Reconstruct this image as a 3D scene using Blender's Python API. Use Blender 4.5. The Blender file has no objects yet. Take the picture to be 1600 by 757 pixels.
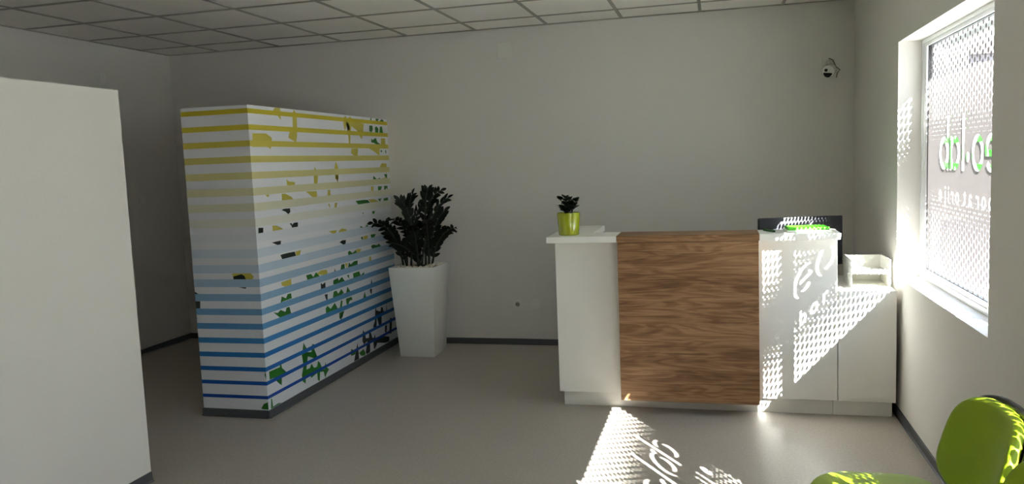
import bpy, bmesh, math, random
from mathutils import Vector, Matrix

# ------------------------------------------------------------------ camera
SC = bpy.context.scene
COL = SC.collection
cam_data = bpy.data.cameras.new('camera')
cam = bpy.data.objects.new('camera', cam_data)
COL.objects.link(cam)
SC.camera = cam
cam_data.sensor_width = 36.0
cam_data.lens = 1244.3 / 1600 * 36.0
cam_data.clip_start = 0.05
R_RIGHT = Vector((0.96804263, 0.24774808, -0.03891481))
R_FWD = Vector((-0.25045211, 0.96304617, -0.0990748))
R_UP = Vector((0.01293117, 0.10565493, 0.99431877))
cam.matrix_world = Matrix(((R_RIGHT.x, R_UP.x, -R_FWD.x, 4.3105),
                           (R_RIGHT.y, R_UP.y, -R_FWD.y, -6.4204),
                           (R_RIGHT.z, R_UP.z, -R_FWD.z, 1.5338),
                           (0, 0, 0, 1)))

# ------------------------------------------------------------------ light
TO_SUN = Vector((0.665, -1.0, 0.71)).normalized()
sun_data = bpy.data.lights.new('sun', 'SUN')
sun_data.energy = 6.0
sun_data.angle = math.radians(0.25)
sun_data.color = (1.0, 0.975, 0.945)
sun = bpy.data.objects.new('sun', sun_data)
sun.rotation_euler = TO_SUN.to_track_quat('Z', 'Y').to_euler()
sun.location = (12, -12, 10)
COL.objects.link(sun)

world = bpy.data.worlds.new('sky')
SC.world = world
world.use_nodes = True
wn = world.node_tree
wn.nodes.clear()
w_out = wn.nodes.new('ShaderNodeOutputWorld')
w_bg = wn.nodes.new('ShaderNodeBackground')
# clear hazy sky: pale at the horizon, blue overhead, the same all round
w_tc = wn.nodes.new('ShaderNodeTexCoord')
w_sep = wn.nodes.new('ShaderNodeSeparateXYZ')
w_sky = wn.nodes.new('ShaderNodeValToRGB')
w_sky.color_ramp.elements[0].position = 0.0
w_sky.color_ramp.elements[0].color = (0.84, 0.84, 0.85, 1)
w_sky.color_ramp.elements[1].position = 0.8
w_sky.color_ramp.elements[1].color = (0.42, 0.53, 0.74, 1)
e_ = w_sky.color_ramp.elements.new(0.25)
e_.color = (0.68, 0.75, 0.86, 1)
wn.links.new(w_tc.outputs['Generated'], w_sep.inputs[0])
wn.links.new(w_sep.outputs['Z'], w_sky.inputs[0])
w_bg.inputs['Strength'].default_value = 0.85
wn.links.new(w_sky.outputs['Color'], w_bg.inputs['Color'])
wn.links.new(w_bg.outputs['Background'], w_out.inputs['Surface'])

vs = SC.view_settings
vs.view_transform = 'Standard'
vs.look = 'None'
vs.gamma = 1.0
vs.use_curve_mapping = False
vs.exposure = 4.3
SC.cycles.max_bounces = 10
SC.cycles.diffuse_bounces = 7
SC.cycles.transparent_max_bounces = 16
SC.cycles.sample_clamp_indirect = 0.0
SC.cycles.caustics_reflective = False
SC.cycles.caustics_refractive = False

# ------------------------------------------------------------------ helpers
def srgb(r, g, b):
    f = lambda c: (c / 255 / 12.92) if c / 255 <= 0.04045 else ((c / 255 + 0.055) / 1.055) ** 2.4
    return (f(r), f(g), f(b), 1.0)

def material(name, col, rough=0.6, metallic=0.0, spec=0.5, bump=None, vary=None, coat=0.0):
    """principled material; bump = (scale, strength, distance), vary = (scale, amount) colour mottling"""
    m = bpy.data.materials.new(name)
    m.use_nodes = True
    nt = m.node_tree
    b = nt.nodes['Principled BSDF']
    b.inputs['Base Color'].default_value = col
    b.inputs['Roughness'].default_value = rough
    b.inputs['Metallic'].default_value = metallic
    b.inputs['Specular IOR Level'].default_value = spec
    b.inputs['Coat Weight'].default_value = coat
    b.inputs['Coat Roughness'].default_value = 0.08
    if bump or vary:
        tc = nt.nodes.new('ShaderNodeTexCoord')
    if vary:
        nz = nt.nodes.new('ShaderNodeTexNoise')
        nz.inputs['Scale'].default_value = vary[0]
        nz.inputs['Detail'].default_value = 5
        nt.links.new(tc.outputs['Object'], nz.inputs['Vector'])
        mr = nt.nodes.new('ShaderNodeMapRange')
        mr.inputs['From Min'].default_value = 0.3
        mr.inputs['From Max'].default_value = 0.7
        mr.inputs['To Min'].default_value = 1 - vary[1]
        mr.inputs['To Max'].default_value = 1 + vary[1]
        nt.links.new(nz.outputs['Fac'], mr.inputs['Value'])
        mx = nt.nodes.new('ShaderNodeMix')
        mx.data_type = 'RGBA'
        mx.blend_type = 'MULTIPLY'
        mx.inputs['Factor'].default_value = 1
        mx.inputs['A'].default_value = col
        nt.links.new(mr.outputs['Result'], mx.inputs['B'])
        nt.links.new(mx.outputs['Result'], b.inputs['Base Color'])
    if bump:
        nb = nt.nodes.new('ShaderNodeTexNoise')
        nb.inputs['Scale'].default_value = bump[0]
        nb.inputs['Detail'].default_value = 4
        nt.links.new(tc.outputs['Object'], nb.inputs['Vector'])
        bp = nt.nodes.new('ShaderNodeBump')
        bp.inputs['Strength'].default_value = bump[1]
        bp.inputs['Distance'].default_value = bump[2]
        nt.links.new(nb.outputs['Fac'], bp.inputs['Height'])
        nt.links.new(bp.outputs['Normal'], b.inputs['Normal'])
    return m

def wood_material():
    m = bpy.data.materials.new('oak_laminate')
    m.use_nodes = True
    nt = m.node_tree
    N, L = nt.nodes, nt.links
    b = N['Principled BSDF']
    b.inputs['Roughness'].default_value = 0.5
    b.inputs['Specular IOR Level'].default_value = 0.35
    tc = N.new('ShaderNodeTexCoord')
    sep = N.new('ShaderNodeSeparateXYZ')
    L.new(tc.outputs['Object'], sep.inputs[0])
    # printed boards about 0.12 m high: a different stretch of grain on each
    zz = N.new('ShaderNodeMath'); zz.operation = 'SUBTRACT'
    L.new(sep.outputs['Z'], zz.inputs[0]); L.new(sep.outputs['Y'], zz.inputs[1])
    fl = N.new('ShaderNodeMath'); fl.operation = 'MULTIPLY'; fl.inputs[1].default_value = 7.3
    L.new(zz.outputs[0], fl.inputs[0])
    ff = N.new('ShaderNodeMath'); ff.operation = 'FLOOR'
    L.new(fl.outputs[0], ff.inputs[0])
    sh = N.new('ShaderNodeMath'); sh.operation = 'MULTIPLY'; sh.inputs[1].default_value = 3.71
    L.new(ff.outputs[0], sh.inputs[0])
    comb = N.new('ShaderNodeCombineXYZ')
    xs = N.new('ShaderNodeMath'); xs.operation = 'ADD'
    L.new(sep.outputs['X'], xs.inputs[0]); L.new(sh.outputs[0], xs.inputs[1])
    L.new(xs.outputs[0], comb.inputs['X']); L.new(zz.outputs[0], comb.inputs['Z'])
    mp = N.new('ShaderNodeMapping')
    mp.inputs['Scale'].default_value = (1.1, 1, 9)
    L.new(comb.outputs[0], mp.inputs['Vector'])
    n1 = N.new('ShaderNodeTexNoise'); n1.inputs['Scale'].default_value = 1.5
    n1.inputs['Detail'].default_value = 3; n1.inputs['Distortion'].default_value = 0.7
    L.new(mp.outputs[0], n1.inputs['Vector'])
    # cathedral bands: sine of the noise field
    s1 = N.new('ShaderNodeMath'); s1.operation = 'MULTIPLY'; s1.inputs[1].default_value = 38
    L.new(n1.outputs['Fac'], s1.inputs[0])
    s2 = N.new('ShaderNodeMath'); s2.operation = 'SINE'
    L.new(s1.outputs[0], s2.inputs[0])
    mp2 = N.new('ShaderNodeMapping'); mp2.inputs['Scale'].default_value = (4, 1, 150)
    L.new(comb.outputs[0], mp2.inputs['Vector'])
    n2 = N.new('ShaderNodeTexNoise'); n2.inputs['Scale'].default_value = 1.0; n2.inputs['Detail'].default_value = 4
    L.new(mp2.outputs[0], n2.inputs['Vector'])
    mp3 = N.new('ShaderNodeMapping'); mp3.inputs['Scale'].default_value = (0.9, 1, 7)
    L.new(comb.outputs[0], mp3.inputs['Vector'])
    n3 = N.new('ShaderNodeTexNoise'); n3.inputs['Scale'].default_value = 1.3; n3.inputs['Detail'].default_value = 2
    L.new(mp3.outputs[0], n3.inputs['Vector'])
    a1 = N.new('ShaderNodeMath'); a1.operation = 'MULTIPLY_ADD'; a1.inputs[1].default_value = 0.11; a1.inputs[2].default_value = 0.0
    L.new(s2.outputs[0], a1.inputs[0])
    a2 = N.new('ShaderNodeMath'); a2.operation = 'MULTIPLY_ADD'; a2.inputs[1].default_value = 0.75
    L.new(n2.outputs['Fac'], a2.inputs[0]); L.new(a1.outputs[0], a2.inputs[2])
    a3 = N.new('ShaderNodeMath'); a3.operation = 'MULTIPLY_ADD'; a3.inputs[1].default_value = 0.75
    L.new(n3.outputs['Fac'], a3.inputs[0]); L.new(a2.outputs[0], a3.inputs[2])
    cr = N.new('ShaderNodeValToRGB')
    cr.color_ramp.elements[0].position = 0.45; cr.color_ramp.elements[0].color = srgb(98, 68, 44)
    cr.color_ramp.elements[1].position = 1.05; cr.color_ramp.elements[1].color = srgb(168, 130, 95)
    e = cr.color_ramp.elements.new(0.75); e.color = srgb(138, 102, 70)
    L.new(a3.outputs[0], cr.inputs[0])
    L.new(cr.outputs[0], b.inputs['Base Color'])
    bp = N.new('ShaderNodeBump'); bp.inputs['Strength'].default_value = 0.12; bp.inputs['Distance'].default_value = 0.001
    L.new(n2.outputs['Fac'], bp.inputs['Height']); L.new(bp.outputs[0], b.inputs['Normal'])
    return m

def glass_material():
    m = bpy.data.materials.new('window_glass')
    m.use_nodes = True
    nt = m.node_tree
    nt.nodes.clear()
    o = nt.nodes.new('ShaderNodeOutputMaterial')
    t = nt.nodes.new('ShaderNodeBsdfTransparent'); t.inputs['Color'].default_value = (0.96, 0.98, 0.97, 1)
    g = nt.nodes.new('ShaderNodeBsdfGlossy'); g.inputs['Roughness'].default_value = 0.01
    lw = nt.nodes.new('ShaderNodeLayerWeight'); lw.inputs['Blend'].default_value = 0.5
    pw = nt.nodes.new('ShaderNodeMath'); pw.operation = 'POWER'; pw.inputs[1].default_value = 4.5
    nt.links.new(lw.outputs['Facing'], pw.inputs[0])
    f = nt.nodes.new('ShaderNodeMath'); f.operation = 'MULTIPLY_ADD'; f.inputs[1].default_value = 0.6; f.inputs[2].default_value = 0.03
    nt.links.new(pw.outputs[0], f.inputs[0])
    mx = nt.nodes.new('ShaderNodeMixShader')
    nt.links.new(f.outputs[0], mx.inputs[0]); nt.links.new(t.outputs[0], mx.inputs[1]); nt.links.new(g.outputs[0], mx.inputs[2])
    nt.links.new(mx.outputs[0], o.inputs['Surface'])
    return m

def film_material(name, diff, trans, share):
    m = bpy.data.materials.new(name)
    m.use_nodes = True
    nt = m.node_tree
    nt.nodes.clear()
    o = nt.nodes.new('ShaderNodeOutputMaterial')
    d = nt.nodes.new('ShaderNodeBsdfDiffuse'); d.inputs['Color'].default_value = diff
    t = nt.nodes.new('ShaderNodeBsdfTranslucent'); t.inputs['Color'].default_value = trans
    mx = nt.nodes.new('ShaderNodeMixShader'); mx.inputs[0].default_value = share
    nt.links.new(d.outputs[0], mx.inputs[1]); nt.links.new(t.outputs[0], mx.inputs[2])
    nt.links.new(mx.outputs[0], o.inputs['Surface'])
    return m

def new_bm():
    return bmesh.new()

def box(bm, x0, x1, y0, y1, z0, z1):
    v = [bm.verts.new(p) for p in ((x0, y0, z0), (x1, y0, z0), (x1, y1, z0), (x0, y1, z0),
                                   (x0, y0, z1), (x1, y0, z1), (x1, y1, z1), (x0, y1, z1))]
    fs = [bm.faces.new([v[i] for i in q]) for q in ((3, 2, 1, 0), (4, 5, 6, 7), (0, 1, 5, 4), (1, 2, 6, 5), (2, 3, 7, 6), (3, 0, 4, 7))]
    return v, fs

def bevel(bm, w, seg=2):
    bmesh.ops.bevel(bm, geom=list(bm.edges), offset=w, segments=seg, profile=0.5, affect='EDGES', clamp_overlap=True)

def tube(bm, pts, rad, n=10, cap=True):
    """round tube along points; rad a number or a list"""
    pts = [Vector(p) for p in pts]
    rads = rad if isinstance(rad, (list, tuple)) else [rad] * len(pts)
    rings = []
    prev = None
    for i, p in enumerate(pts):
        d = (pts[min(i + 1, len(pts) - 1)] - pts[max(i - 1, 0)]).normalized()
        if prev is None:
            a = d.cross(Vector((0, 0, 1)))
            if a.length < 1e-3:
                a = d.cross(Vector((1, 0, 0)))
            a.normalize()
        else:
            a = (prev - d * prev.dot(d)).normalized()
        prev = a
        b = d.cross(a)
        rings.append([bm.verts.new(p + (a * math.cos(2 * math.pi * k / n) + b * math.sin(2 * math.pi * k / n)) * rads[i]) for k in range(n)])
    for r0, r1 in zip(rings, rings[1:]):
        for k in range(n):
            bm.faces.new((r0[k], r0[(k + 1) % n], r1[(k + 1) % n], r1[k]))
    if cap:
        bm.faces.new(rings[0][::-1]); bm.faces.new(rings[-1])

def lathe(bm, prof, n=32, center=(0, 0, 0)):
    """prof: list of (radius, z)"""
    cx, cy, cz = center
    rings = []
    for r, z in prof:
        if r < 1e-6:
            rings.append([bm.verts.new((cx, cy, cz + z))])
        else:
            rings.append([bm.verts.new((cx + r * math.cos(2 * math.pi * k / n), cy + r * math.sin(2 * math.pi * k / n), cz + z)) for k in range(n)])
    for a, b in zip(rings, rings[1:]):
        if len(a) == 1 and len(b) == 1:
            continue
        for k in range(n):
            k2 = (k + 1) % n
            if len(a) == 1:
                bm.faces.new((a[0], b[k2], b[k]))
            elif len(b) == 1:
                bm.faces.new((a[k], a[k2], b[0]))
            else:
                bm.faces.new((a[k], a[k2], b[k2], b[k]))

def obj(name, bm, mat, parent=None, smooth=False, kind=None, fix=True):
    me = bpy.data.meshes.new(name)
    if fix:
        bmesh.ops.recalc_face_normals(bm, faces=list(bm.faces))
    bm.to_mesh(me); bm.free()
    if mat:
        me.materials.append(mat)
    if smooth:
        for p in me.polygons:
            p.use_smooth = True
        if smooth == 'auto':
            try:
                me.set_sharp_from_angle(angle=math.radians(35))
            except Exception:
                pass
    o = bpy.data.objects.new(name, me)
    COL.objects.link(o)
    if parent:
        o.parent = parent
    if kind:
        o['kind'] = kind
    return o

def share(name, me, parent=None, loc=(0, 0, 0), rot=None, scale=None, mat=None):
    o = bpy.data.objects.new(name, me)
    COL.objects.link(o)
    o.parent = parent
    if mat is not None:
        o.matrix_local = mat
    else:
        o.location = loc
        if rot: o.rotation_euler = rot
        if scale: o.scale = scale
    return o

def thing(name, label, cat, loc=(0, 0, 0), rotz=0, group=None):
    o = bpy.data.objects.new(name, None)
    o.empty_display_size = 0.1
    COL.objects.link(o)
    o.location = loc; o.rotation_euler = (0, 0, rotz)
    o['label'] = label; o['category'] = cat
    if group: o['group'] = group
    return o

def tag(o, label, cat, group=None):
    o['label'] = label; o['category'] = cat
    if group: o['group'] = group
    return o

def bbox(name, mat, x0, x1, y0, y1, z0, z1, parent=None, bev=0.0, kind=None, seg=2):
    bm = new_bm()
    box(bm, x0, x1, y0, y1, z0, z1)
    if bev:
        bevel(bm, bev, seg)
    return obj(name, bm, mat, parent, kind=kind, smooth='auto' if bev else False)

# ------------------------------------------------------------------ materials
M = {}
M['wall'] = material('white_wall_paint', srgb(218, 215, 210), 0.85, spec=0.25, bump=(55, 0.18, 0.004), vary=(0.8, 0.012))
M['tile'] = material('mineral_ceiling_tile', srgb(242, 239, 233), 0.9, spec=0.2, bump=(160, 0.25, 0.002), vary=(1.7, 0.02))
M['grid'] = material('ceiling_grid_metal', srgb(160, 157, 148), 0.55)
M['floor'] = material('grey_vinyl_floor', srgb(166, 159, 150), 0.42, spec=0.4, bump=(300, 0.06, 0.001), vary=(75, 0.10))
M['base'] = material('grey_vinyl_skirting', srgb(74, 77, 82), 0.5)
M['white'] = material('white_laminate', srgb(236, 235, 230), 0.38, spec=0.45)
M['gloss'] = material('white_gloss_plastic', srgb(228, 229, 224), 0.14, spec=0.5, coat=0.5)
M['upvc'] = material('white_window_plastic', srgb(236, 238, 240), 0.32)
M['gasket'] = material('black_gasket', srgb(22, 23, 25), 0.6)
M['plastic'] = material('white_plastic', srgb(222, 221, 214), 0.4)
M['dark'] = material('black_plastic', srgb(20, 20, 22), 0.42)
M['screen'] = material('monitor_black', srgb(26, 27, 36), 0.3)
M['wood'] = wood_material()
M['lime_pot'] = material('lime_ceramic', srgb(168, 176, 30), 0.12, spec=0.5, coat=0.6)
M['soil'] = material('dark_soil', srgb(34, 27, 20), 0.95, bump=(120, 0.8, 0.006))
M['pebble'] = material('white_pebble', srgb(216, 208, 190), 0.6)
M['leaf'] = material('zz_leaf', srgb(13, 22, 11), 0.5, spec=0.2)
M['stem'] = material('zz_stem', srgb(30, 40, 22), 0.5)
M['jade'] = material('jade_leaf', srgb(22, 42, 20), 0.35)
M['lime'] = material('lime_upholstery', srgb(138, 162, 24), 0.55, spec=0.35, bump=(260, 0.12, 0.001))
M['green'] = material('bright_green_card', srgb(84, 196, 40), 0.5)
M['pen'] = material('dark_green_plastic', srgb(24, 96, 26), 0.35)
M['paper'] = material('white_paper', srgb(240, 240, 236), 0.8)
M['recess'] = material('socket_recess', srgb(112, 110, 104), 0.6)
M['cable'] = material('brown_cable', srgb(96, 84, 66), 0.6)
M['mural'] = material('mural_white', srgb(222, 224, 230), 0.6, spec=0.3)
M['glass'] = glass_material()
M['film'] = film_material('frosted_window_film', srgb(120, 114, 112), (0.056, 0.050, 0.048, 1), 0.5)
M['vinyl'] = film_material('green_letter_vinyl', srgb(70, 190, 40), (0.02, 0.16, 0.014, 1), 0.6)
M['y'] = material('print_yellow', srgb(196, 184, 78), 0.6)
M['g'] = material('print_green', srgb(30, 112, 22), 0.6)
M['b'] = material('print_black', srgb(16, 30, 24), 0.6)

# ------------------------------------------------------------------ room shell
XL, XR, YB, YFR, H = -0.53, 5.30, 0.0, -11.0, 2.627
XO = 5.49                       # outer face of the window wall
W_Y0, W_Y1, W_Z0, W_Z1 = -1.485, -3.09, 0.80, 2.12   # first window opening
W_STEP = -2.53                 # the next windows along the wall
N_WIN = 3  # the third, out of view, is added to lift the room's light

floor = bbox('floor', M['floor'], XL - 0.15, XO, YFR - 0.15, 0.15, -0.12, 0.0, kind='structure')
bbox('wall_back', M['wall'], XL - 0.15, XO, YB, 0.15, 0.0, H + 0.15, kind='structure')
bbox('wall_left', M['wall'], XL - 0.15, XL, YFR - 0.15, YB, 0.0, H + 0.15, kind='structure')
bbox('wall_front', M['wall'], XL, XO, YFR - 0.15, YFR, 0.0, H + 0.15, kind='structure')

bm = new_bm()
box(bm, XR, XO, YFR, YB, 0.0, W_Z0)
box(bm, XR, XO, YFR, YB, W_Z1, H + 0.15)
edges = [YB]
for k in range(N_WIN):
    edges += [W_Y0 + W_STEP * k, W_Y1 + W_STEP * k]
edges.append(YFR)
for a, b in zip(edges[0::2], edges[1::2]):
    box(bm, XR, XO, b, a, W_Z0, W_Z1)
obj('wall_right', bm, M['wall'], kind='structure')

# skirting, 50 mm high with a small cove foot
def skirting(name, x0, y0, x1, y1, nx, ny, parent=None):
    """runs from (x0,y0) to (x1,y1); (nx,ny) points into the room"""
    bm = new_bm()
    prof = [(0, 0), (0.016, 0), (0.016, 0.003), (0.008, 0.008), (0.006, 0.046), (0.0, 0.05)]
    ends = []
    for (x, y) in ((x0, y0), (x1, y1)):
        ends.append([bm.verts.new((x + nx * d, y + ny * d, z)) for d, z in prof])
    n = len(prof)
    for k in range(n):
        bm.faces.new((ends[0][k], ends[0][(k + 1) % n], ends[1][(k + 1) % n], ends[1][k]))
    bm.faces.new(ends[0][::-1]); bm.faces.new(ends[1])
    return obj(name, bm, M['base'], parent, kind=None if parent else 'structure')

skirting('baseboard_back', XL, YB, XR, YB, 0, -1)
skirting('baseboard_left', XL, YFR, XL, YB, 1, 0)
skirting('baseboard_right', XR, YFR, XR, YB, -1, 0)

# suspended ceiling: slab, tiles, T-bars
ceiling = bbox('ceiling', M['grid'], XL, XR, YFR, YB, H + 0.045, H + 0.145, kind='structure')
PITCH, GY0 = 0.6, -0.391
xs = [XL] + [PITCH * j for j in range(0, 9)] + [XR]
ys = [YB] + [GY0 - PITCH * k for k in range(0, 18) if GY0 - PITCH * k > YFR] + [YFR]
bm = new_bm()
box(bm, -0.5, 0.5, -0.5, 0.5, 0, 1)
tile_me = bpy.data.meshes.new('ceiling_tile'); bm.to_mesh(tile_me); bm.free()
tile_me.materials.append(M['tile'])
rnd = random.Random(4)
for xa, xb in zip(xs, xs[1:]):
    for ya, yb in zip(ys, ys[1:]):
        if xb - xa < 0.03 or ya - yb < 0.03:
            continue
        share('ceiling_tile', tile_me, ceiling, ((xa + xb) / 2, (ya + yb) / 2, H + 0.006 + rnd.uniform(-0.0008, 0.0008)),
              scale=(xb - xa - 0.003, ya - yb - 0.003, 0.018))
bm = new_bm()
box(bm, -0.012, 0.012, -0.5, 0.5, 0, 0.0055)
bar_me = bpy.data.meshes.new('grid_bar'); bm.to_mesh(bar_me); bm.free()
bar_me.materials.append(M['grid'])
for x in xs[1:-1]:
    share('grid_bar', bar_me, ceiling, (x, (YB + YFR) / 2, H), scale=(1, YB - YFR, 1))
for y in ys[1:-1]:
    share('grid_bar', bar_me, ceiling, ((XL + XR) / 2, y, H - 0.0004), rot=(0, 0, math.pi / 2), scale=(1, XR - XL, 1))
wall_angle = [((XL + XR) / 2, YB - 0.012, XR - XL, math.pi / 2), (XL + 0.012, (YB + YFR) / 2, YB - YFR, 0), (XR - 0.012, (YB + YFR) / 2, YB - YFR, 0)]
for x, y, l, r in wall_angle:
    share('edge_trim', bar_me, ceiling, (x, y, H - 0.001), rot=(0, 0, r), scale=(1, l, 1))

# ------------------------------------------------------------------ windows with printed film
def ring(cy, cz, r0, r1, a0=0.0, a1=360.0, n=48):
    """outline edges of a ring or an arc (degrees, counted from +y towards +z)"""
    full = a1 - a0 >= 359.9
    pts = lambda r: [(cy + r * math.cos(math.radians(a0 + (a1 - a0) * k / n)), cz + r * math.sin(math.radians(a0 + (a1 - a0) * k / n))) for k in range(n if full else n + 1)]
    o, i = pts(r1), pts(r0)
    if full:
        return loop(o) + loop(i)
    return loop(o + i[::-1])

def loop(p):
    return list(zip(p, p[1:] + p[:1]))

def rect(y0, y1, z0, z1):
    return loop([(y0, z0), (y1, z0), (y1, z1), (y0, z1)])

CZ, RO, ST = 1.497, 0.084, 0.033
big = []                                     # the large word: a list of strokes per letter, even-odd inside each stroke
big.append([ring(-1.889, CZ, RO - ST, RO), rect(-1.973, -1.943, CZ - RO, 1.685)])                    # b
big.append([ring(-2.081, CZ, RO - ST, RO), rect(-2.030, -1.998, CZ - RO, CZ + RO)])                  # a
big.append([rect(-2.236, -2.203, CZ - RO, 1.685)])                                                   # l
big.append([ring(-2.293, 1.478, 0.0, 0.024)])                                                        # dot
big.append([ring(-2.437, CZ, RO - ST, RO)])                                                          # o
big.append([ring(-2.622, CZ, RO - ST, RO, 0, 318), rect(-2.70, -2.545, CZ - 0.016, CZ + 0.012)])     # e

def glyph_edges(ch, size):
    cu = bpy.data.curves.new('glyph', 'FONT')
    cu.body = ch; cu.size = size; cu.fill_mode = 'NONE'; cu.align_x = 'CENTER'
    cu.offset = 0.0016
    o = bpy.data.objects.new('glyph', cu)
    COL.objects.link(o)
    dg = bpy.context.evaluated_depsgraph_get()
    ev = o.evaluated_get(dg)
    me = ev.to_mesh()
    e = [((me.vertices[a].co.x, me.vertices[a].co.y), (me.vertices[b].co.x, me.vertices[b].co.y)) for a, b in (x.vertices for x in me.edges)]
    ev.to_mesh_clear()
    bpy.data.objects.remove(o); bpy.data.curves.remove(cu)
    return e

small = []
BASE_Z = 1.250
for ch, y in zip('laboratorije', (-2.769, -2.714, -2.628, -2.535, -2.447, -2.340, -2.255, -2.135, -2.052, -1.984, -1.925, -1.832)):
    small.append([[((a[0] + y, a[1] + BASE_Z), (b[0] + y, b[1] + BASE_Z)) for a, b in glyph_edges(ch, 0.122)]])

def spans(edges, z):
    xs_ = []
    for (y0, z0), (y1, z1) in edges:
        if (z0 <= z) != (z1 <= z):
            xs_.append(y0 + (y1 - y0) * (z - z0) / (z1 - z0))
    xs_.sort()
    return list(zip(xs_[0::2], xs_[1::2]))

def merge(iv):
    iv = sorted(iv)
    out = []
    for a, b in iv:
        if out and a <= out[-1][1] + 1e-5:
            out[-1][1] = max(out[-1][1], b)
        else:
            out.append([a, b])
    return out

def minus(iv, cut):
    for c0, c1 in cut:
        nxt = []
        for a, b in iv:
            if c1 <= a or c0 >= b:
                nxt.append([a, b]); continue
            if c0 > a: nxt.append([a, c0])
            if c1 < b: nxt.append([c1, b])
        iv = nxt
    return iv

ALL_STROKES = []
for letter in big + small:
    for st in letter:
        zs = [p[1] for e in st for p in e]
        ALL_STROKES.append((min(zs), max(zs), st))

def letter_spans(z):
    iv = []
    for z0, z1, st in ALL_STROKES:
        if z0 <= z <= z1:
            iv += spans(st, z)
    return merge(iv)

DOT = 0.043                                   # printed dots on a hexagonal raster
MIDZ = 1.43
def dot_radius(d):
    t = [(0.0, 0.0262), (0.085, 0.0250), (0.16, 0.0236), (0.25, 0.0214), (0.35, 0.0180), (0.45, 0.0150), (0.55, 0.0122), (0.65, 0.0095), (0.8, 0.008)]
    for (a, ra), (b, rb) in zip(t, t[1:]):
        if d <= b:
            return ra + (rb - ra) * (d - a) / (b - a)
    return t[-1][1]

def film_mesh(x, ya, yb, za, zb, dz=0.002):
    """ya < yb; horizontal slivers of film left between the clear gaps"""
    verts, faces = [], []
    cp = DOT * math.sqrt(3) / 2
    cols = []
    k = 0
    y = W_Y0 - 0.03
    while y > ya - DOT:
        cols.append((y, (k % 2) * DOT / 2)); y -= cp; k += 1
    n = int((zb - za) / dz)
    for i in range(n):
        z = za + (i + 0.5) * dz
        iv = []
        for cy, off in cols:
            if cy > yb + DOT:
                continue
            j = round((z - off) / DOT)
            for jj in (j - 1, j, j + 1):
                cz = jj * DOT + off
                r = dot_radius(abs(cz - MIDZ))
                h = r * r - (z - cz) ** 2
                if h > 0:
                    h = math.sqrt(h)
                    iv.append((max(ya, cy - h), min(yb, cy + h)))
        iv = [v for v in merge([v for v in iv if v[1] > v[0]])]
        iv = minus(iv, letter_spans(z))
        for a, b in iv:
            m = len(verts)
            verts += [(x, a, z - dz / 2), (x, b, z - dz / 2), (x, b, z + dz / 2), (x, a, z + dz / 2)]
            faces.append((m, m + 1, m + 2, m + 3))
    me = bpy.data.meshes.new('window_film')
    me.from_pydata(verts, [], faces)
    me.materials.append(M['film'])
    return me

GX = 5.438
MUL0, MUL1 = -2.752, -2.786
GZ0, GZ1 = 0.852, 2.080
GY_FAR, GY_NEAR = -1.567, -3.008
FX0, FX1 = 5.42, 5.485

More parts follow.
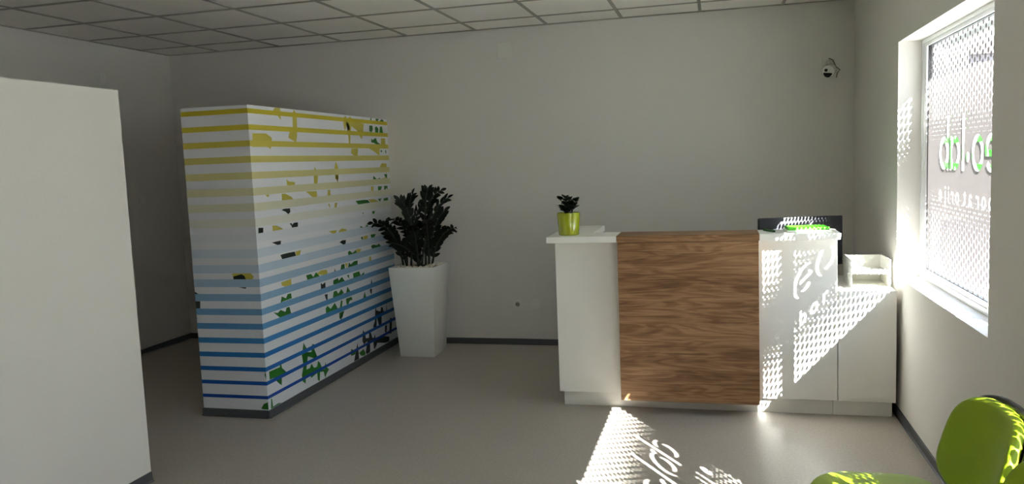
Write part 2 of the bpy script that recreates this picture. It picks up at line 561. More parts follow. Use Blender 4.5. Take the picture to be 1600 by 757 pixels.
def make_window(k):
    """window k: the first has a slim mullion, the others one wide pane"""
    dy = W_STEP * k
    win = bpy.data.objects.new('window_%d' % (k + 1), None)
    COL.objects.link(win); win.location = (5.45, W_Y0 + dy, W_Z0); win['kind'] = 'structure'
    BACK = Matrix.Translation((-5.45, -W_Y0, -W_Z0))
    def w_part(name, bm, mat, smooth=False):
        o = obj(name, bm, mat, win, smooth)
        o.data.transform(BACK)
        return o
    bm = new_bm()
    box(bm, FX0, FX1, W_Y1, W_Y0, W_Z1 - 0.022, W_Z1)
    box(bm, FX0, FX1, W_Y1, W_Y0, W_Z0, W_Z0 + 0.03)
    box(bm, FX0, FX1, W_Y0 - 0.03, W_Y0, W_Z0 + 0.03, W_Z1 - 0.022)
    box(bm, FX0, FX1, W_Y1, W_Y1 + 0.03, W_Z0 + 0.03, W_Z1 - 0.022)
    w_part('frame', bm, M['upvc'])
    far, near_ = W_Y0 - 0.03, W_Y1 + 0.03
    if k == 0:
        bm = new_bm()
        box(bm, FX0 + 0.008, FX0 + 0.036, MUL1, MUL0, W_Z0 + 0.03, W_Z1 - 0.022)
        w_part('mullion', bm, M['upvc'])
        bm = new_bm()                          # small hinged latch at the foot of the mullion
        box(bm, FX0 - 0.026, FX0 + 0.004, -2.792, -2.752, 0.832, 0.856)
        box(bm, FX0 - 0.026, FX0 - 0.014, -2.785, -2.759, 0.856, 0.93)
        bevel(bm, 0.004)
        w_part('latch', bm, M['plastic'], 'auto')
        leaves = [(MUL0, far, 0.002, far - GY_FAR), (near_, MUL1, GY_NEAR - near_, 0.002)]
    else:
        leaves = [(near_, far, GY_NEAR - near_, far - GY_FAR)]
    for a, b, ins_a, ins_b in leaves:
        bm = new_bm()
        x0, x1 = FX0 + 0.006, FX1 - 0.012
        box(bm, x0, x1, a, b, W_Z0 + 0.03, GZ0)
        box(bm, x0, x1, a, b, GZ1, W_Z1 - 0.022)
        box(bm, x0, x1, b - ins_b, b, GZ0, GZ1)
        box(bm, x0, x1, a, a + ins_a, GZ0, GZ1)
        w_part('sash', bm, M['upvc'])
        ya, yb = a + ins_a, b - ins_b
        bm = new_bm()
        t = 0.004
        box(bm, GX - 0.003, GX + 0.02, ya, yb, GZ0, GZ0 + t)
        box(bm, GX - 0.003, GX + 0.02, ya, yb, GZ1 - t, GZ1)
        box(bm, GX - 0.003, GX + 0.02, yb - t, yb, GZ0 + t, GZ1 - t)
        box(bm, GX - 0.003, GX + 0.02, ya, ya + t, GZ0 + t, GZ1 - t)
        w_part('gasket', bm, M['gasket'])
        bm = new_bm()
        box(bm, GX + 0.004, GX + 0.012, ya + t, yb - t, GZ0 + t, GZ1 - t)
        w_part('glass_pane', bm, M['glass'])
        me = film_mesh(GX, ya + t, yb - t, GZ0 + t, GZ1 - t)
        me.transform(BACK)
        share('window_film', me, win)
    for me in letter_meshes:
        share('vinyl_letter', me, win)

# green letters stuck on the outer side of the glazing
letter_meshes = []
for letter in big:
    verts, faces = [], []
    for st in letter:
        zs = [p[1] for e in st for p in e]
        z = min(zs)
        while z < max(zs):
            for a, b in spans(st, z + 0.001):
                m = len(verts)
                verts += [(GX + 0.0135, a, z), (GX + 0.0135, b, z), (GX + 0.0135, b, z + 0.002), (GX + 0.0135, a, z + 0.002)]
                faces.append((m, m + 1, m + 2, m + 3))
            z += 0.002
    me = bpy.data.meshes.new('vinyl_letter')
    me.from_pydata(verts, [], faces)
    me.materials.append(M['vinyl'])
    me.transform(Matrix.Translation((-5.45, -W_Y0, -W_Z0)))
    letter_meshes.append(me)
for k in range(N_WIN):
    make_window(k)

# unseen boxes added outside above each window to cut off the high sun
for k in range(N_WIN):
    bm = new_bm()
    y0, y1 = W_Y1 + W_STEP * k - 0.05, W_Y0 + W_STEP * k + 0.05
    box(bm, XO, XO + 0.10, y0, y1, 2.045, 2.32)
    bevel(bm, 0.012)
    obj('sun_stop_%d' % (k + 1), bm, M['upvc'], kind='structure')

# ------------------------------------------------------------------ outside
M['ground'] = material('pale_concrete', srgb(188, 185, 180), 0.9, vary=(1.2, 0.06))
M['render'] = material('white_render', srgb(150, 147, 143), 0.9, vary=(0.6, 0.03))
M['greywall'] = material('grey_render', srgb(92, 90, 95), 0.9)
M['roof'] = material('grey_roof', srgb(72, 66, 66), 0.8)
M['stone'] = material('dark_stone', srgb(48, 48, 58), 0.9, bump=(9, 0.8, 0.03), vary=(6, 0.25))
bbox('ground', M['ground'], XO, 60, -40, 80, -0.35, -0.15, kind='structure')

def prism_y(bm, outline, y0, y1):
    a = [bm.verts.new((x, y0, z)) for x, z in outline]
    b = [bm.verts.new((x, y1, z)) for x, z in outline]
    bm.faces.new(a); bm.faces.new(b[::-1])
    n = len(outline)
    for k in range(n):
        bm.faces.new((a[k], b[k], b[(k + 1) % n], a[(k + 1) % n]))

t = thing('building', 'white rendered house seen through the left part of the window film', 'building', (7.7, 12, -0.15))
bm = new_bm(); prism_y(bm, [(-1.6, 0), (1.62, 0), (1.62, 3.95), (-1.6, 2.2)], 0, 6); obj('wall', bm, M['render'], t)
bm = new_bm(); prism_y(bm, [(-1.9, 2.04), (1.66, 3.97), (1.66, 4.10), (-1.9, 2.17)], -0.35, 6.3); obj('roof', bm, M['roof'], t)
t = thing('building', 'grey building with a sloping roof far behind the window film', 'building', (13.0, 20, -0.15))
bm = new_bm(); prism_y(bm, [(-1.6, 0), (3.5, 0), (3.5, 4.3), (-1.6, 4.3)], 0, 7); obj('wall', bm, M['greywall'], t)
bm = new_bm(); prism_y(bm, [(-1.75, 4.3), (3.8, 4.3), (3.8, 4.5), (1.0, 5.2), (-1.75, 4.5)], -0.3, 7.3); obj('roof', bm, M['roof'], t)
o = bbox('garden_wall', M['stone'], 7.0, 11.5, 4.2, 4.5, -0.15, 0.62)
tag(o, 'low dark stone wall outside behind the lower window film', 'wall')

# ------------------------------------------------------------------ half-height partitions
PX0, PX1, PY0, PH = 1.11, 1.575, -2.11, 1.945
part = thing('partition', 'half-height partition printed with yellow and blue stripes and leaf shapes', 'partition', (1.34, -1.05, 0))
OFF = Matrix.Translation((-1.34, 1.05, 0))
def p_part(name, bm, mat, kind=None, fix=True):
    o = obj(name, bm, mat, part, kind=kind, fix=fix)
    o.data.transform(OFF)
    return o
bm = new_bm(); box(bm, PX0, PX1, PY0, -0.001, 0.0, PH); p_part('panel', bm, M['mural'])
STRIPES = [(1.909, .029, (198, 182, 52)), (1.811, .032, (200, 186, 62)), (1.713, .036, (203, 190, 84)), (1.617, .040, (203, 194, 112)),
           (1.518, .043, (206, 200, 140)), (1.419, .047, (208, 204, 165)), (1.324, .050, (211, 209, 184)), (1.229, .052, (217, 217, 208)),
           (1.135, .054, (214, 219, 226)), (1.040, .056, (200, 211, 224)), (0.944, .052, (184, 201, 220)), (0.856, .049, (160, 186, 211)),
           (0.765, .045, (138, 173, 206)), (0.674, .040, (112, 158, 200)), (0.583, .037, (88, 145, 196)), (0.492, .034, (62, 130, 190)),
           (0.402, .031, (42, 116, 186)), (0.311, .027, (28, 102, 182)), (0.222, .024, (18, 86, 174)), (0.132, .021, (14, 70, 162))]
for i, (zc, th, c) in enumerate(STRIPES):
    m = material('stripe_print', srgb(*c), 0.6, spec=0.3)
    bm = new_bm()
    e = 0.0012
    box(bm, PX0, PX1 + e, PY0 - e, PY0, zc - th / 2, zc + th / 2)
    box(bm, PX1, PX1 + e, PY0, -0.001, zc - th / 2, zc + th / 2)
    p_part('stripe', bm, m)
LEAVES = {('s','y'):[[(-1.825,1.915),(-1.809,1.938),(-1.778,1.946),(-1.735,1.943),(-1.732,1.92),(-1.733,1.868),(-1.772,1.895)],[(-1.562,1.945),(-1.525,1.917),(-1.531,1.825),(-1.538,1.771),(-1.557,1.727),(-1.654,1.755),(-1.634,1.795),(-1.588,1.824),(-1.583,1.904)],[(-2.073,1.774),(-1.919,1.776),(-1.858,1.751),(-1.862,1.719),(-1.878,1.68),(-1.918,1.693),(-2.083,1.691)],[(-0.838,1.913),(-0.8,1.941),(-0.76,1.92),(-0.713,1.937),(-0.655,1.909),(-0.473,1.888),(-0.492,1.819),(-0.517,1.77),(-0.545,1.774),(-0.545,1.842),(-0.593,1.828),(-0.697,1.864),(-0.721,1.813),(-0.736,1.727),(-0.759,1.727),(-0.763,1.789),(-0.725,1.852),(-0.773,1.885),(-0.816,1.818),(-0.832,1.863)],[(-0.72,1.692),(-0.602,1.693),(-0.62,1.626),(-0.666,1.626),(-0.733,1.657)],[(-0.383,1.691),(-0.338,1.732),(-0.177,1.718),(-0.199,1.633),(-0.287,1.666)],[(-0.147,1.782),(-0.062,1.783),(-0.061,1.71),(-0.157,1.709)],[(-0.2,1.548),(-0.155,1.573),(-0.059,1.568),(-0.064,1.486),(-0.183,1.523)],[(-0.996,1.597),(-0.964,1.551),(-0.97,1.461),(-1.022,1.463),(-1.023,1.552)],[(-1.712,1.484),(-1.689,1.47),(-1.605,1.46),(-1.614,1.437),(-1.663,1.415),(-1.673,1.439),(-1.711,1.447)],[(-1.98,1.394),(-1.933,1.394),(-1.947,1.376)],[(-1.784,1.391),(-1.737,1.39),(-1.663,1.365),(-1.637,1.343),(-1.787,1.348)],[(-1.923,1.195),(-1.875,1.192),(-1.828,1.171),(-1.764,1.152),(-1.922,1.153)],[(-1.346,1.491),(-1.326,1.561),(-1.293,1.532),(-1.281,1.489),(-1.299,1.436),(-1.347,1.437)],[(-1.47,1.393),(-1.315,1.388),(-1.312,1.336),(-1.376,1.347)],[(-1.148,1.39),(-1.113,1.388),(-1.107,1.336),(-1.162,1.339)],[(-1.161,1.289),(-1.13,1.286),(-1.131,1.252)],[(-1.018,1.489),(-0.969,1.488),(-0.989,1.436)],[(-1.053,1.289),(-1.012,1.29),(-1.035,1.242),(-1.067,1.245)],[(-0.193,1.443),(-0.086,1.453),(-0.082,1.397),(-0.176,1.417)],[(-0.405,1.387),(-0.345,1.385),(-0.362,1.336),(-0.401,1.337)],[(-0.468,1.283),(-0.359,1.281),(-0.2,1.239),(-0.385,1.237)],[(-1.175,1.091),(-1.047,1.087),(-1.076,1.052)],[(-1.015,1.078),(-0.964,1.091),(-0.889,1.078),(-0.866,1.053),(-1.018,1.056)],[(-0.592,0.998),(-0.512,0.995),(-0.537,0.958),(-0.6,0.967)],[(-1.66,0.999),(-1.587,1.001),(-1.608,0.965),(-1.652,0.969)],[(-1.863,0.822),(-1.739,0.826),(-1.737,0.775),(-1.803,0.782),(-1.857,0.801)],[(-1.387,0.812),(-1.326,0.825),(-1.239,0.817),(-1.231,0.79),(-1.271,0.781),(-1.374,0.803)],[(-0.74,0.909),(-0.652,0.904),(-0.675,0.875),(-0.725,0.872)],[(-0.952,0.823),(-0.897,0.823),(-0.92,0.78)],[(-0.525,0.783),(-0.511,0.818),(-0.481,0.823),(-0.471,0.78)]],('s','g'):[[(-0.368,1.88),(-0.308,1.882),(-0.302,1.849),(-0.336,1.823),(-0.373,1.839)],[(-0.34,1.942),(-0.314,1.943),(-0.324,1.914),(-0.343,1.917)],[(-0.24,1.941),(-0.167,1.942),(-0.202,1.919),(-0.231,1.926)],[(-0.148,1.929),(-0.109,1.942),(-0.074,1.933),(-0.083,1.911),(-0.151,1.908)],[(-0.26,1.867),(-0.227,1.88),(-0.189,1.861),(-0.201,1.818),(-0.256,1.821)],[(-0.155,1.879),(-0.113,1.88),(-0.096,1.817),(-0.178,1.819)],[(-0.343,1.774),(-0.314,1.764),(-0.255,1.784),(-0.239,1.75),(-0.175,1.735),(-0.198,1.717),(-0.297,1.741),(-0.35,1.745)],[(-0.168,1.68),(-0.134,1.68),(-0.136,1.667),(-0.169,1.667)],[(-0.076,1.68),(-0.05,1.68),(-0.054,1.65),(-0.068,1.659)],[(-0.343,1.472),(-0.277,1.441),(-0.213,1.452),(-0.206,1.431),(-0.355,1.431)],[(-0.125,1.48),(-0.06,1.479),(-0.066,1.439),(-0.107,1.458)],[(-0.264,1.382),(-0.181,1.379),(-0.219,1.333),(-0.266,1.336)],[(-0.138,1.381),(-0.065,1.379),(-0.063,1.335),(-0.087,1.362),(-0.141,1.332)],[(-0.702,1.284),(-0.554,1.284),(-0.528,1.266),(-0.478,1.28),(-0.423,1.248),(-0.465,1.234),(-0.643,1.245)],[(-0.278,1.277),(-0.205,1.279),(-0.241,1.25)],[(-0.163,1.275),(-0.07,1.279),(-0.071,1.24),(-0.158,1.239)],[(-0.402,1.184),(-0.352,1.182),(-0.378,1.145),(-0.406,1.155)],[(-0.637,1.084),(-0.575,1.058),(-0.514,1.084),(-0.493,1.052),(-0.656,1.055)],[(-0.416,1.085),(-0.389,1.058),(-0.42,1.052)],[(-0.65,0.992),(-0.611,0.996),(-0.606,0.963),(-0.641,0.983)],[(-0.463,0.998),(-0.358,0.992),(-0.413,0.956),(-0.451,0.972)],[(-0.466,0.903),(-0.429,0.911),(-0.35,0.896),(-0.308,0.907),(-0.26,0.876),(-0.313,0.869),(-0.444,0.876)],[(-1.541,0.821),(-1.473,0.821),(-1.441,0.795),(-1.401,0.822),(-1.346,0.785),(-1.522,0.777)],[(-1.89,0.687),(-1.87,0.731),(-1.818,0.711),(-1.796,0.734),(-1.751,0.733),(-1.746,0.698),(-1.864,0.696)],[(-1.981,0.648),(-1.928,0.635),(-1.895,0.648),(-1.871,0.624),(-1.836,0.624),(-1.82,0.648),(-1.784,0.648),(-1.78,0.606),(-1.766,0.597),(-1.902,0.597)],[(-0.886,0.904),(-0.859,0.912),(-0.809,0.887),(-0.744,0.904),(-0.73,0.871),(-0.885,0.87)],[(-1.029,0.783),(-1.007,0.823),(-0.957,0.823),(-0.954,0.777)],[(-0.901,0.789),(-0.879,0.825),(-0.839,0.792),(-0.791,0.821),(-0.728,0.819),(-0.767,0.802),(-0.734,0.774)],[(-0.821,0.73),(-0.712,0.732),(-0.689,0.695),(-0.621,0.714),(-0.624,0.689),(-0.818,0.686)],[(-1.151,0.726),(-1.077,0.733),(-1.064,0.712),(-1.011,0.731),(-0.966,0.693),(-1.059,0.688),(-1.124,0.687),(-1.155,0.7)],[(-0.926,0.73),(-0.892,0.731),(-0.891,0.697)],[(-1.154,0.643),(-1.114,0.644),(-1.085,0.616),(-1.031,0.642),(-0.994,0.605),(-1.177,0.594)],[(-0.955,0.602),(-0.932,0.645),(-0.883,0.598)],[(-0.966,0.557),(-0.871,0.556),(-0.857,0.53),(-0.918,0.533),(-0.939,0.504),(-0.963,0.518)],[(-1.293,0.541),(-1.268,0.559),(-1.217,0.527),(-1.149,0.559),(-1.107,0.506),(-1.197,0.5),(-1.291,0.504)],[(-1.074,0.507),(-1.051,0.557),(-1.023,0.553),(-1.041,0.509)],[(-1.087,0.472),(-1.004,0.471),(-1.049,0.449),(-1.069,0.418),(-1.092,0.434)],[(-0.668,0.509),(-0.633,0.556),(-0.611,0.507)],[(-1.667,0.295),(-1.634,0.372),(-1.591,0.317),(-1.588,0.266),(-1.622,0.234),(-1.619,0.183),(-1.641,0.089),(-1.677,0.114),(-1.684,0.161),(-1.654,0.213)],[(-1.594,0.297),(-1.536,0.283),(-1.519,0.335),(-1.489,0.328),(-1.496,0.274),(-1.46,0.234),(-1.456,0.212),(-1.521,0.239),(-1.588,0.266)],[(-1.629,0.181),(-1.569,0.18),(-1.546,0.205),(-1.531,0.165),(-1.469,0.164),(-1.454,0.201),(-1.425,0.179),(-1.419,0.141),(-1.369,0.117),(-1.347,0.164),(-1.335,0.124),(-1.299,0.098),(-1.341,0.078),(-1.363,0.052),(-1.381,0.104),(-1.433,0.113),(-1.446,0.052),(-1.471,0.067),(-1.475,0.119),(-1.559,0.106),(-1.575,0.136),(-1.635,0.132)],[(-2.077,0.289),(-1.949,0.285),(-1.935,0.333),(-1.925,0.274),(-1.91,0.246),(-1.873,0.232),(-1.932,0.219),(-1.942,0.165),(-1.971,0.183),(-1.966,0.228),(-2.033,0.237),(-2.075,0.237)],[(-2.075,0.12),(-2.063,0.107),(-2.059,0.059),(-1.995,0.062),(-1.951,0.052),(-2.084,0.052)],[(-0.949,0.131),(-0.926,0.16),(-0.854,0.121),(-0.866,0.102),(-0.933,0.106)],[(-0.798,0.095),(-0.716,0.11),(-0.681,0.066),(-0.695,0.052),(-0.762,0.064)]],('s','b'):[[(-1.737,1.345),(-1.723,1.352),(-1.707,1.344)],[(-1.797,1.285),(-1.775,1.293),(-1.692,1.291),(-1.692,1.266),(-1.719,1.254),(-1.752,1.273)],[(-1.711,1.193),(-1.685,1.192),(-1.68,1.18),(-1.653,1.192),(-1.603,1.191),(-1.609,1.147),(-1.684,1.15),(-1.686,1.171)],[(-2.083,1.196),(-2.028,1.192),(-2.033,1.154),(-2.088,1.154)],[(-1.942,1.09),(-1.832,1.091),(-1.839,1.064),(-1.872,1.066),(-1.889,1.081)],[(-0.968,1.059),(-0.933,1.063),(-0.93,1.053)],[(-1.018,0.993),(-0.967,1.003),(-0.908,0.999),(-0.92,0.969),(-0.955,0.967),(-0.994,0.985)],[(-0.595,1.189),(-0.572,1.179),(-0.579,1.17)],[(-1.85,0.998),(-1.825,1.001),(-1.762,1.002),(-1.718,0.99),(-1.671,1.0),(-1.655,0.968),(-1.83,0.966)],[(-1.342,0.737),(-1.317,0.722),(-1.274,0.733),(-1.275,0.689),(-1.344,0.69)],[(-1.297,0.645),(-1.251,0.642),(-1.257,0.594),(-1.276,0.605)],[(-1.131,0.779),(-1.116,0.811),(-1.104,0.779)],[(-0.511,0.598),(-0.496,0.637),(-0.481,0.597)],[(-0.536,0.56),(-0.493,0.557),(-0.507,0.51),(-0.53,0.53)],[(-0.892,0.053),(-0.83,0.111),(-0.816,0.182),(-0.806,0.114),(-0.804,0.052)],[(-0.727,0.175),(-0.706,0.259),(-0.666,0.223),(-0.665,0.183),(-0.603,0.173),(-0.591,0.238),(-0.57,0.22),(-0.573,0.166),(-0.51,0.152),(-0.484,0.183),(-0.486,0.092),(-0.501,0.058),(-0.522,0.064),(-0.524,0.128),(-0.588,0.129),(-0.598,0.055),(-0.662,0.052),(-0.679,0.074),(-0.637,0.154),(-0.701,0.142)],[(-0.515,0.245),(-0.475,0.282),(-0.44,0.431),(-0.433,0.366),(-0.352,0.341),(-0.336,0.375),(-0.307,0.369),(-0.312,0.338),(-0.24,0.319),(-0.219,0.391),(-0.222,0.316),(-0.278,0.298),(-0.335,0.3),(-0.345,0.227),(-0.391,0.218),(-0.369,0.298),(-0.434,0.31),(-0.444,0.239),(-0.469,0.216)],[(-0.489,0.147),(-0.357,0.136),(-0.201,0.092),(-0.206,0.055),(-0.276,0.057),(-0.452,0.098),(-0.491,0.056)],[(-0.279,0.204),(-0.233,0.204),(-0.253,0.142),(-0.287,0.149)],[(-0.168,0.248),(-0.121,0.238),(-0.151,0.11),(-0.197,0.12)]],('f','y'):[[(1.388,0.917),(1.517,0.918),(1.537,0.898),(1.527,0.877),(1.396,0.878)],[(1.575,1.789),(1.575,1.791),(1.575,1.736),(1.575,1.754)]],('f','b'):[[(1.394,0.878),(1.395,0.898),(1.452,0.912),(1.473,0.901),(1.483,0.877)],[(1.428,0.831),(1.481,0.83),(1.477,0.822),(1.466,0.822)],[(1.11,0.802),(1.136,0.787),(1.11,0.787)],[(1.11,0.741),(1.145,0.741),(1.141,0.695),(1.11,0.694)],[(1.574,1.158),(1.575,1.197),(1.575,1.199),(1.575,1.157)]],('f','g'):[[(1.564,0.277),(1.575,0.301),(1.575,0.248)],[(1.525,0.063),(1.545,0.092),(1.575,0.103),(1.575,0.131),(1.575,0.055),(1.532,0.056)]]}
for col, lift in (('y', 0.0005), ('g', 0.0008), ('b', 0.0008)):
    bm = new_bm()
    for side in 'sf':
        for poly in LEAVES.get((side, col), []):
            pts = [p for k, p in enumerate(poly) if p != poly[k - 1]]
            if len(pts) < 3:
                continue
            if side == 's':
                vs_ = [bm.verts.new((PX1 + lift, y, z)) for y, z in pts]
            else:
                vs_ = [bm.verts.new((x, PY0 - lift, z)) for x, z in pts]
            bm.faces.new(vs_)
    bmesh.ops.triangulate(bm, faces=list(bm.faces))
    p_part('leaf_print', bm, M[col], kind='stuff')
for a in ((PX0, PY0, PX1, PY0, 0, -1), (PX1, PY0 - 0.006, PX1, -0.016, 1, 0), (PX0, PY0 - 0.006, PX0, -0.016, -1, 0)):
    o = skirting('skirting', *a, parent=part); o.data.transform(OFF)

NX0, NX1, NY1, NH = 1.05, 1.5165, -3.113, 1.957
near = thing('partition', 'plain white half-height partition at the left edge, nearest the camera', 'partition', (1.28, -4.9, 0))
OFF2 = Matrix.Translation((-1.28, 4.9, 0))
bm = new_bm(); box(bm, NX0, NX1, -6.6, NY1, 0.0, NH); o = obj('panel', bm, M['wall'], near); o.data.transform(OFF2)
for a in ((NX0, NY1, NX1, NY1, 0, 1), (NX1, -6.6, NX1, NY1, 1, 0), (NX0, -6.6, NX0, NY1, -1, 0)):
    o = skirting('skirting', *a, parent=near); o.data.transform(OFF2)

# ------------------------------------------------------------------ reception counter
ctr = thing('reception_counter', 'white reception counter with a wood-grain front panel', 'counter', (4.15, -1.6, 0))
OFFC = Matrix.Translation((-4.15, 1.6, 0))
def c_part(name, mat, *b, bev=0.0015):
    bm = new_bm(); box(bm, *b)
    if bev: bevel(bm, bev, 1)
    o = obj(name, bm, mat, ctr); o.data.transform(OFFC)
    return o
SF, SB, ST_, SZ = -1.735, -1.475, 1.078, 1.040
c_part('front_panel', M['white'], 3.338, 4.964, -1.635, -1.615, 0.096, SZ)
c_part('plinth', M['white'], 3.358, 4.944, -1.592, -1.572, 0.0, 0.094)
c_part('plinth', M['white'], 3.358, 3.376, -1.571, -0.98, 0.0, 0.094)
c_part('side_panel', M['white'], 3.338, 3.366, -1.614, -0.96, 0.096, SZ)
c_part('side_panel', M['white'], 4.936, 4.964, -1.614, -1.50, 0.096, SZ)
c_part('inner_panel', M['white'], 3.50, 4.936, -1.50, -1.485, 0.76, SZ)
c_part('countertop', M['white'], 3.306, 3.728, SF, SB, SZ + 0.0005, ST_)
c_part('countertop', M['white'], 4.538, 4.968, SF, SB, SZ + 0.0005, ST_)
c_part('wing_top', M['white'], 3.306, 3.553, SB + 0.0005, -0.94, SZ + 0.0005, ST_)
c_part('wing_panel', M['white'], 3.52, 3.54, -1.48, -0.96, 0.0, SZ)
c_part('wood_top', M['wood'], 3.7285, 4.5375, SF, SB, SZ + 0.0005, ST_ + 0.001)
c_part('wood_panel', M['wood'], 3.733, 4.533, SF + 0.002, -1.6365, 0.083, SZ - 0.001)
c_part('desktop', M['white'], 3.54, 4.936, -1.483, -0.86, 0.712, 0.738)

cab = thing('cabinet', 'low white cabinet between the reception counter and the window wall', 'cabinet', (5.12, -1.35, 0))
OFFK = Matrix.Translation((-5.12, 1.35, 0))
for nm, b in (('front_panel', (4.968, 5.274, -1.635, -1.615, 0.094, 0.737)), ('plinth', (4.946, 5.262, -1.592, -1.572, 0.0, 0.092)),
              ('cabinet_top', (4.968, 5.274, -1.614, -1.02, 0.715, 0.737)), ('side_panel', (5.256, 5.274, -1.614, -1.02, 0.094, 0.714)),
              ('side_panel', (4.968, 4.986, -1.614, -1.02, 0.094, 0.714)), ('back_panel', (4.987, 5.255, -1.038, -1.02, 0.0, 0.714))):
    bm = new_bm(); box(bm, *b); bevel(bm, 0.0012, 1); o = obj(nm, bm, M['white'], cab); o.data.transform(OFFK)

# letter tray of two open tiers
tray = thing('letter_tray', 'white two-tier letter tray on the low cabinet by the window', 'tray', (5.155, -1.40, 0.7375))
def t_part(name, mat, *b):
    bm = new_bm(); box(bm, *b); bevel(bm, 0.0015, 1); return obj(name, bm, mat, tray)
hw, y0, y1 = 0.105, -0.15, 0.15
for nm, z in (('lower_tray', 0.0), ('upper_tray', 0.083)):
    bm = new_bm()
    box(bm, -hw, hw, y0, y1, z, z + 0.004)
    box(bm, -hw, hw, y1 - 0.004, y1, z + 0.004, z + 0.076)
    for s in (-1, 1):
        xa, xb = (-hw, -hw + 0.004) if s < 0 else (hw - 0.004, hw)
        box(bm, xa, xb, y0, y1 - 0.004, z + 0.004, z + 0.081)
    if z > 0:
        box(bm, -hw + 0.004, hw - 0.004, y0, y0 + 0.004, z + 0.004, z + 0.028)
    else:
        box(bm, -hw + 0.004, hw - 0.004, y0, y0 + 0.004, z + 0.004, z + 0.012)
    obj(nm, bm, M['plastic'], tray)

# monitor on the desk, seen from behind
mon = thing('monitor', 'black computer monitor behind the counter, seen from the back', 'monitor', (4.812, -1.115, 0.7385), math.radians(15))
bm = new_bm(); box(bm, -0.265, 0.265, -0.018, 0.016, 0.075, 0.385); bevel(bm, 0.006); obj('housing', bm, M['screen'], mon, 'auto')
bm = new_bm(); box(bm, -0.13, 0.13, -0.034, -0.018, 0.13, 0.31); bevel(bm, 0.008); obj('back_cover', bm, M['dark'], mon, 'auto')
bm = new_bm(); box(bm, -0.255, 0.255, 0.016, 0.0175, 0.09, 0.375); obj('screen', bm, M['gasket'], mon)
bm = new_bm(); box(bm, -0.03, 0.03, -0.046, -0.034, 0.012, 0.24); bevel(bm, 0.003); obj('stand', bm, M['dark'], mon, 'auto')
bm = new_bm(); box(bm, -0.12, 0.12, -0.10, 0.06, 0.0, 0.012); bevel(bm, 0.004); obj('foot', bm, M['dark'], mon, 'auto')

# leaflet block and pen on the counter
pad = thing('notepad', 'bright green notepad on a white paper block beside the monitor', 'notepad', (4.805, -1.575, 1.0785), math.radians(4))
bm = new_bm(); box(bm, -0.118, 0.118, -0.08, 0.08, 0, 0.010); obj('paper_block', bm, M['paper'], pad)
bm = new_bm(); box(bm, -0.112, 0.112, -0.074, 0.078, 0.010, 0.026); bevel(bm, 0.003, 1); obj('cover', bm, M['green'], pad)
pen = thing('pen', 'dark green pen lying on the right end of the countertop', 'pen', (4.60, -1.60, 1.0785))
d = Vector((0.5, -1, 0)).normalized() * 0.065
bm = new_bm(); tube(bm, [Vector((0, 0, 0.0065)) - d, Vector((0, 0, 0.0065)) + d * 0.8], 0.0062, 12); obj('barrel', bm, M['pen'], pen, 'auto')
bm = new_bm(); tube(bm, [Vector((0, 0, 0.0065)) + d * 0.8, Vector((0, 0, 0.0065)) + d], [0.0055, 0.0015], 12); obj('tip', bm, M['dark'], pen, 'auto')
bm = new_bm(); tube(bm, [Vector((0.002, 0, 0.0135)) - d * 0.95, Vector((0.002, 0, 0.0135)) - d * 0.3], 0.0016, 8); obj('clip', bm, M['pen'], pen, 'auto')

# ------------------------------------------------------------------ plants
def leaf_mesh(name, mat, L, Wd, fold=0.25, thick=0.0, n=6, pw=0.7):
    """leaf along +Y from the origin, face up +Z"""
    bm = new_bm()
    rows = []
    for i in range(n + 1):
        s = i / n
        w = Wd / 2 * (math.sin(math.pi * min(1, s * 0.96 + 0.04)) ** pw) if 0 < i < n else Wd * 0.04
        droop = -0.18 * L * s * s
        rows.append([bm.verts.new((-w, L * s, droop + fold * w)), bm.verts.new((0, L * s, droop)), bm.verts.new((w, L * s, droop + fold * w))])
    for a, b in zip(rows, rows[1:]):
        for k in range(2):
            bm.faces.new((a[k], a[k + 1], b[k + 1], b[k]))
    if thick:
        g = bmesh.ops.solidify(bm, geom=list(bm.faces), thickness=thick)
    me = bpy.data.meshes.new(name)
    bmesh.ops.recalc_face_normals(bm, faces=list(bm.faces))
    bm.to_mesh(me); bm.free()
    for p in me.polygons: p.use_smooth = True
    me.materials.append(mat)
    return me

def frame_mat(p, d, up, s):
    y = d.normalized()
    x = y.cross(up)
    if x.length < 1e-4: x = y.cross(Vector((1, 0, 0)))
    x.normalize()
    z = x.cross(y)
    return Matrix.Translation(p) @ Matrix((x, y, z)).transposed().to_4x4() @ Matrix.Scale(s, 4)

pl = thing('potted_plant', 'tall dark green leafy plant in a tapered white square planter', 'plant', (1.945, -0.36, 0))
bm = new_bm()
hb, ht, PZ = 0.146, 0.192, 0.735
lev = [(hb, 0.0), (ht, PZ), (ht - 0.014, PZ), (ht - 0.020, PZ - 0.05)]
rings = [[bm.verts.new((sx * h, sy * h, z)) for sx, sy in ((-1, -1), (1, -1), (1, 1), (-1, 1))] for h, z in lev]
bm.faces.new(rings[0][::-1])
for a, b in zip(rings, rings[1:]):
    for k in range(4):
        bm.faces.new((a[k], a[(k + 1) % 4], b[(k + 1) % 4], b[k]))
bm.edges.ensure_lookup_table()
bmesh.ops.bevel(bm, geom=[e for e in bm.edges if not e.is_boundary], offset=0.004, segments=2, profile=0.5, affect='EDGES')
obj('planter', bm, M['gloss'], pl, 'auto')
bm = new_bm()
n = 10
hs = ht - 0.017
g = [[bm.verts.new((-hs + 2 * hs * i / n, -hs + 2 * hs * j / n, PZ - 0.022 + 0.008 * math.sin(i * 2.1 + j * 1.3))) for i in range(n + 1)] for j in range(n + 1)]
for j in range(n):
    for i in range(n):
        bm.faces.new((g[j][i], g[j][i + 1], g[j + 1][i + 1], g[j + 1][i]))
obj('soil', bm, M['soil'], pl, True)
